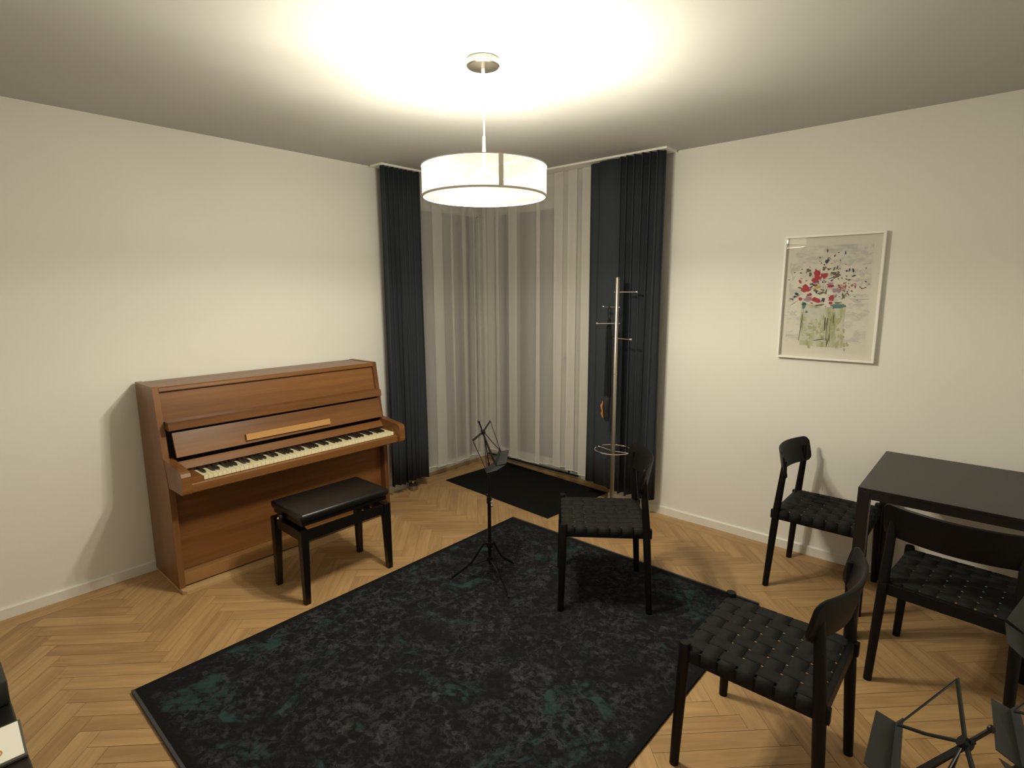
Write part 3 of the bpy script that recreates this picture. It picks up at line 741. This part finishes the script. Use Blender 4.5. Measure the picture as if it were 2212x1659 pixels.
# ---------------------------------------------------------------- coat stand and hanging strap
RKX, RKY = 1.643, -0.33
rk = thing('coat_stand', 'slim steel coat stand with four pegs in front of the right blue curtain', 'coat stand', (RKX, RKY, 0))
bm = NB(); lathe(bm, [(0, 0), (0.145, 0), (0.147, 0.004), (0.145, 0.012), (0.03, 0.018), (0, 0.018)], 40); obj('base_plate', bm, M['steel'], rk, True)
bm = NB(); lathe(bm, [(0, 0.015), (0.0155, 0.015), (0.0155, 1.700), (0.013, 1.704), (0, 1.705)], 20); obj('pole', bm, M['steel'], rk, True)
bm = NB()
for z in (0.55, 1.05): lathe(bm, [(0.0155, z), (0.0163, z), (0.0163, z + 0.004), (0.0155, z + 0.004)], 20, closed=True)
obj('pole_joint', bm, M['chrome'], rk, True)
vr = Vector((0.747, 0.664, 0)); vf = Vector((-0.664, 0.747, 0))       # across and away as seen from the room's near corner
pegs = [(1.606, vr, 0.130), (1.506, (-vr * 0.55 + vf * 0.83).normalized(), 0.13), (1.397, -vr, 0.130), (1.296, (vr * 0.62 - vf * 0.78).normalized(), 0.125)]
for z, d, L_ in pegs:
    bm = NB(); b0 = Vector((0, 0, z))
    tube(bm, [b0 - d * 0.022, b0 + d * L_], 0.004, 10); pg = obj('peg', bm, M['chrome'], rk, True)
    bm = NB(); ball(bm, b0 + d * L_, 0.0095, 12); obj('peg_ball', bm, M['chrome'], pg, True)
bm = NB()
ringpts = [(0.128 * math.cos(2 * math.pi * k / 48), 0.128 * math.sin(2 * math.pi * k / 48), 0.515) for k in range(49)]
tube(bm, ringpts, 0.004, 8, caps=False)
for k in range(4):
    a = R(45 + 42 + 90 * k); tube(bm, [(0.012 * math.cos(a), 0.012 * math.sin(a), 0.505), (0.126 * math.cos(a), 0.126 * math.sin(a), 0.515)], 0.0028, 8)
obj('umbrella_ring', bm, M['chrome'], rk, True)
pd = pegs[1][1]; hp = Vector((RKX, RKY, 0)) + pd * 0.070
um = thing('folded_umbrella', 'black folded umbrella with orange brown handle hanging behind the coat stand pole', 'umbrella', (hp.x, hp.y, 1.506))
bm = NB()
side_ = Vector((-pd.y, pd.x, 0))
lp = [Vector((0, 0, 0.008)), side_ * 0.014 + Vector((0, 0, -0.02)), side_ * 0.010 + Vector((0, 0, -0.075)), -side_ * 0.002 + Vector((0, 0, -0.09)), -side_ * 0.010 + Vector((0, 0, -0.075)), -side_ * 0.014 + Vector((0, 0, -0.02)), Vector((0, 0, 0.008))]
tube(bm, lp, 0.0035, 8, caps=False); obj('wrist_strap', bm, M['web'], um, True)
bm = NB(); prof = []
n = 24
for r in range(14):
    t = r / 13; z = -0.085 - t * 0.54; ra = 0.010 + 0.008 * min(1, t * 5) + 0.002 * t
    prof.append([bm.verts.new((ra * (1 + 0.22 * math.cos(8 * 2 * math.pi * k / n + 2 * t)) * math.cos(2 * math.pi * k / n), ra * (1 + 0.22 * math.cos(8 * 2 * math.pi * k / n + 2 * t)) * math.sin(2 * math.pi * k / n), z)) for k in range(n)])
for a_, b_ in zip(prof, prof[1:]):
    for k in range(n): bm.faces.new((a_[k], a_[(k + 1) % n], b_[(k + 1) % n], b_[k]))
bm.faces.new(prof[0][::-1]); bm.faces.new(prof[-1]); obj('folded_canopy', bm, M['web'], um, True, angle=70)
bm = NB(); vl = -vr
tube(bm, [(0, 0, -0.62), vl * 0.004 + Vector((0, 0, -0.65)), vl * 0.010 + Vector((0, 0, -0.70)), vl * 0.004 + Vector((0, 0, -0.76)), Vector((0, 0, -0.80))], [0.020, 0.026, 0.027, 0.024, 0.012], 14); grip = obj('grip_cover', bm, M['rubber'], um, True)
bm = NB(); tube(bm, [vl * 0.026 + Vector((0, 0, -0.655)), vl * 0.040 + Vector((0, 0, -0.69)), vl * 0.030 + Vector((0, 0, -0.725)), vl * 0.036 + Vector((0, 0, -0.745)), vl * 0.028 + Vector((0, 0, -0.775))], [0.006, 0.009, 0.008, 0.009, 0.005], 10); obj('handle', bm, M['orange'], um, True)

# ---------------------------------------------------------------- door stop by the left curtain
ds = thing('door_stop', 'small cylindrical steel door stop with knob on the floor under the left curtain', 'door stop', (0.095, -0.885, 0))
bm = NB(); lathe(bm, [(0, 0), (0.034, 0), (0.036, 0.003), (0.036, 0.036), (0.034, 0.038), (0, 0.038)], 32); obj('base', bm, M['steel'], ds, True)
bm = NB(); lathe(bm, [(0.0365, 0.041), (0.0365, 0.052), (0.033, 0.056), (0.012, 0.059), (0, 0.059), (0, 0.038), (0.033, 0.038), (0.033, 0.041)], 32); obj('rubber_ring', bm, M['rubber'], ds, True)
bm = NB(); lathe(bm, [(0, 0.058), (0.011, 0.058), (0.008, 0.072), (0.010, 0.084), (0.008, 0.092), (0, 0.094)], 20); obj('knob', bm, M['chrome'], ds, True)

# ---------------------------------------------------------------- framed flower picture
pic = thing('framed_picture', 'white framed watercolour of red flowers in a glass vase on the right wall', 'picture', (0, 0, 0))
X0, X1, Z0, Z1 = 2.588, 3.094, 1.214, 1.926
bm = NB()
fwid, fd = 0.013, 0.034
box(bm, X0, X1, -fd, -0.001, Z0, Z0 + fwid, 0.0012); box(bm, X0, X1, -fd, -0.001, Z1 - fwid, Z1, 0.0012)
box(bm, X0, X0 + fwid, -fd, -0.001, Z0 + fwid, Z1 - fwid, 0.0012); box(bm, X1 - fwid, X1, -fd, -0.001, Z0 + fwid, Z1 - fwid, 0.0012)
obj('frame', bm, plain('white_frame', (0.86, 0.85, 0.80), 0.45), pic)
bm = NB(); box(bm, X0 + fwid, X1 - fwid, -0.008, -0.002, Z0 + fwid, Z1 - fwid); obj('mount', bm, plain('ivory_mount', (0.73, 0.70, 0.62), 0.8), pic)
bm = NB(); box(bm, X0 + fwid, X1 - fwid, -0.029, -0.0275, Z0 + fwid, Z1 - fwid); obj('glazing', bm, M['glass'], pic)
def wash_mat():
    m, N, L, b = nt('watercolour_paper')
    tc = N.new('ShaderNodeTexCoord'); mp = N.new('ShaderNodeMapping'); mp.inputs['Scale'].default_value = (6, 1, 13)
    L.new(tc.outputs['Object'], mp.inputs[0])
    n = N.new('ShaderNodeTexNoise'); n.inputs['Scale'].default_value = 1.4; n.inputs['Detail'].default_value = 6; n.inputs['Roughness'].default_value = 0.65; L.new(mp.outputs[0], n.inputs[0])
    cr = N.new('ShaderNodeValToRGB'); E = cr.color_ramp.elements
    E[0].position = 0.38; E[0].color = (0.53, 0.52, 0.47, 1); E[1].position = 0.52; E[1].color = (0.72, 0.69, 0.61, 1)
    L.new(n.outputs['Fac'], cr.inputs[0]); L.new(cr.outputs[0], b.inputs['Base Color']); b.inputs['Roughness'].default_value = 0.9
    return m
def vase_mat():
    m, N, L, b = nt('watercolour_vase')
    tc = N.new('ShaderNodeTexCoord'); mp = N.new('ShaderNodeMapping'); mp.inputs['Scale'].default_value = (22, 1, 7)
    L.new(tc.outputs['Object'], mp.inputs[0])
    n = N.new('ShaderNodeTexNoise'); n.inputs['Scale'].default_value = 1.1; n.inputs['Detail'].default_value = 5; L.new(mp.outputs[0], n.inputs[0])
    cr = N.new('ShaderNodeValToRGB'); E = cr.color_ramp.elements
    E[0].position = 0.34; E[0].color = (0.30, 0.32, 0.15, 1); E[1].position = 0.58; E[1].color = (0.60, 0.60, 0.51, 1)
    e = E.new(0.46); e.color = (0.47, 0.48, 0.31, 1)
    L.new(n.outputs['Fac'], cr.inputs[0]); L.new(cr.outputs[0], b.inputs['Base Color']); b.inputs['Roughness'].default_value = 0.9
    return m
inks = [wash_mat(), vase_mat()] + [plain('ink_' + n_, c, 0.9) for n_, c in (
    ('crimson', (0.42, 0.012, 0.035)), ('pink', (0.45, 0.10, 0.14)), ('olive', (0.12, 0.12, 0.055)), ('navy', (0.025, 0.025, 0.07)),
    ('rust', (0.36, 0.08, 0.03)), ('ochre', (0.60, 0.33, 0.06)), ('teal', (0.08, 0.19, 0.19)), ('grey', (0.575, 0.565, 0.52)), ('lilac', (0.34, 0.24, 0.28)), ('moss', (0.42, 0.425, 0.235)))]
PTL, PTR, PBR, PBL = (345, 300), (1205, 275), (1110, 1400), (262, 1370)
PX0, PX1, PZ0, PZ1 = 2.625, 3.039, 1.277, 1.866
def pm(x, y):                 # sketch coordinates -> place on the sheet
    u, v = 0.5, 0.5
    for _ in range(12):
        fx = (1 - v) * ((1 - u) * PTL[0] + u * PTR[0]) + v * ((1 - u) * PBL[0] + u * PBR[0])
        fy = (1 - v) * ((1 - u) * PTL[1] + u * PTR[1]) + v * ((1 - u) * PBL[1] + u * PBR[1])
        u += (x - fx) / 850; v += (y - fy) / 1090
    return PX0 + u * (PX1 - PX0), PZ1 - v * (PZ1 - PZ0)
bm = NB(); lay = [0]
def poly(pts, mi):
    lay[0] += 1
    f = bm.faces.new([bm.verts.new((x, -0.0086 - lay[0] * 1.2e-5, z)) for x, z in pts]); f.material_index = mi
rp = random.Random(5)
def blob(x, y, rx, ry, mi, rot=0.0, n=11, jag=0.28):
    cx, cz = pm(x, y); k = 0.414 / 850; out = []
    for i in range(n):
        a = 2 * math.pi * i / n; r = 1 + rp.uniform(-jag, jag)
        ux, uy = rx * r * math.cos(a), ry * r * math.sin(a)
        out.append((cx + k * (ux * math.cos(rot) - uy * math.sin(rot)), cz + k * (ux * math.sin(rot) + uy * math.cos(rot)) * 1.05))
    poly(out, mi)
def stroke(x0, y0, x1, y1, wd, mi): 
    a = math.atan2(-(y1 - y0), x1 - x0); blob((x0 + x1) / 2, (y0 + y1) / 2, math.hypot(x1 - x0, y1 - y0) / 2, wd, mi, a, 10, 0.22)
poly([(PX0, PZ0), (PX1, PZ0), (PX1, PZ1), (PX0, PZ1)], 0)
for a in ((1090, 380, 110, 55), (1000, 450, 70, 60), (1090, 620, 45, 110), (350, 560, 30, 190), (1040, 900, 90, 40), (1020, 1000, 110, 40), (350, 1000, 70, 40), (1010, 1270, 80, 26), (560, 440, 90, 50)):
    for _ in range(9): blob(rp.gauss(a[0], a[2] * 0.5), rp.gauss(a[1], a[3] * 0.5), a[2] * rp.uniform(.15, .45), a[3] * rp.uniform(.1, .3), 9, rp.uniform(-.4, .4), 11, 0.4)
poly([pm(460, 890), pm(700, 945), pm(925, 905), pm(905, 1150), pm(890, 1372), pm(650, 1365), pm(425, 1345), pm(440, 1100)], 1)
for _ in range(40):
    cx_, cy_ = rp.choice(((560, 1200, 60, 40), (830, 1090, 40, 110), (860, 1270, 20, 60), (640, 1150, 30, 90)))[:2]; blob(rp.gauss(cx_, 45), rp.gauss(cy_, 60), rp.uniform(8, 22), rp.uniform(10, 40), 11, 0, 9, 0.4)
for _ in range(26): blob(rp.uniform(470, 690), rp.uniform(970, 1330), rp.uniform(15, 45), rp.uniform(6, 14), 9, rp.uniform(-.2, .2), 10, 0.4)
blob(745, 1180, 22, 185, 4, 0, 20, 0.25); blob(748, 1150, 15, 170, 11, 0, 20, 0.3); blob(710, 1120, 9, 90, 4); blob(880, 1000, 13, 70, 11); blob(803, 1060, 6, 60, 4)
stroke(590, 1300, 710, 1275, 6, 4); stroke(430, 1330, 462, 960, 4, 4); stroke(930, 1290, 1080, 1305, 7, 9); stroke(300, 1215, 370, 1195, 6, 9)
for a in ((480, 920, 26, 45, 8), (850, 930, 75, 24, 8), (600, 970, 110, 22, 9), (510, 990, 14, 12, 8)): blob(*a)
for a in ((625, 585, 36, 50), (645, 625, 40, 30), (600, 655, 42, 26), (700, 605, 40, 30), (500, 745, 52, 42), (620, 865, 42, 34), (780, 840, 42, 32), (770, 715, 30, 18), (535, 808, 30, 15), (440, 850, 18, 18), (770, 895, 16, 20), (437, 665, 12, 26), (490, 715, 26, 20)): blob(*a, 2, rp.uniform(-.5, .5), 12, 0.35)
for a in ((520, 850, 40, 28), (830, 760, 40, 28), (760, 690, 36, 12), (560, 690, 18, 10)): blob(*a, 10, 0.2, 11, 0.4)
for a in ((530, 550, 24, 20), (552, 592, 16, 24), (695, 530, 14, 20), (815, 590, 56, 14), (840, 575, 20, 18), (800, 625, 50, 8), (804, 535, 8, 26), (838, 525, 9, 22), (610, 765, 26, 16), (660, 790, 40, 10), (680, 755, 24, 8), (720, 775, 8, 30), (715, 670, 6, 14), (900, 820, 10, 34), (650, 915, 50, 9), (840, 890, 40, 7), (440, 735, 36, 10), (445, 575, 14, 7)): blob(*a, 4, rp.uniform(-.4, .4), 10, 0.35)
for a in ((730, 455, 16, 22), (742, 425, 6, 16), (935, 555, 14, 13), (690, 865, 16, 28), (590, 700, 40, 12), (1000, 555, 10, 22), (965, 545, 7, 16), (960, 650, 18, 8), (1000, 610, 20, 9), (920, 368, 7, 18), (400, 800, 20, 12), (380, 825, 14, 10), (340, 852, 26, 7), (700, 490, 9, 8), (670, 475, 7, 6), (650, 455, 6, 5), (735, 345, 6, 18), (560, 725, 16, 8), (480, 905, 30, 8)): blob(*a, 5, rp.uniform(-.6, .6), 9, 0.4)
for _ in range(26): blob(rp.uniform(850, 1030), rp.uniform(680, 780), rp.uniform(5, 15), rp.uniform(4, 9), 6, rp.uniform(0, 3), 8, 0.4)
blob(635, 725, 32, 16, 7, 0.3); blob(600, 735, 26, 8, 7, 0.3)
for _ in range(120): blob(rp.gauss(720, 190), rp.gauss(660, 130), rp.uniform(5, 15), rp.uniform(4, 8), rp.choice((4, 4, 5, 3, 9, 10, 2)), rp.uniform(0, 3), 7, 0.4)
stroke(310, 870, 440, 800, 3, 4); stroke(320, 930, 420, 850, 3, 9); stroke(460, 370, 560, 405, 6, 9); stroke(960, 850, 1140, 850, 7, 9); stroke(1090, 490, 1170, 480, 8, 9); stroke(880, 860, 935, 780, 4, 4)
obj('print', bm, inks, pic)

# ---------------------------------------------------------------- console at the near left, with what lies on it
cs = thing('console_table', 'long low black console table at the bottom left corner', 'table', (1.9, -3.76, 0))
bm = NB(); box(bm, -0.72, 0.72, -0.215, 0.213, 0.715, 0.748, 0.003); obj('tabletop', bm, M['blackp'], cs)
bm = NB(); box(bm, -0.68, 0.68, -0.18, 0.17, 0.655, 0.715); obj('apron', bm, M['blackp'], cs)
for sx in (-1, 1):
    for sy in (-1, 1):
        bm = NB(); box(bm, sx * 0.68 - 0.025, sx * 0.68 + 0.025, sy * 0.18 - 0.025 - 0.005, sy * 0.18 + 0.025 - 0.005, 0, 0.715, 0.002); obj('leg', bm, M['blackp'], cs)
hb = thing('black_box', 'black box with a grey ring dial on the console at the left edge', 'box', (1.92, -3.65, 0.7485))
bm = NB(); box(bm, -0.28, 0.19, -0.11, 0.102, 0.0, 0.055, 0.006); obj('body', bm, plain('dark_grey_plastic', (0.018, 0.02, 0.018), 0.55), hb, True)
bm = NB(); lathe(bm, [(0.013, 0.055), (0.013, 0.060), (0.017, 0.060), (0.017, 0.055)], 24, c=(0.160, 0.076, 0.0), closed=True); obj('dial_ring', bm, M['greyring'], hb, True)
fo = NB(); box(fo, -0.066, 0.062, -0.15, 0.0, 0.0, 0.005, 0.001)
f_ = tag(obj('grey_folder', fo, plain('grey_folder_card', (0.08, 0.08, 0.075), 0.6), None, loc=(2.256, -3.546, 0.7485)), 'dark grey folder under the white card on the console', 'folder'); f_.rotation_euler = (0, 0, R(-2))
bm = NB(); box(bm, -0.059, 0.057, -0.15, -0.004, 0.0, 0.0015)
cdd = tag(obj('white_card', bm, M['paper'], None, loc=(2.256, -3.546, 0.7540)), 'white card lying on the console at the bottom left edge', 'card'); cdd.rotation_euler = (0, 0, R(-2))
bm = NB(); lathe(bm, [(0.012, 0.0016), (0.015, 0.0016)], 20, c=(0.025, -0.048, 0)); obj('printed_ring', bm, M['tan'], cdd)
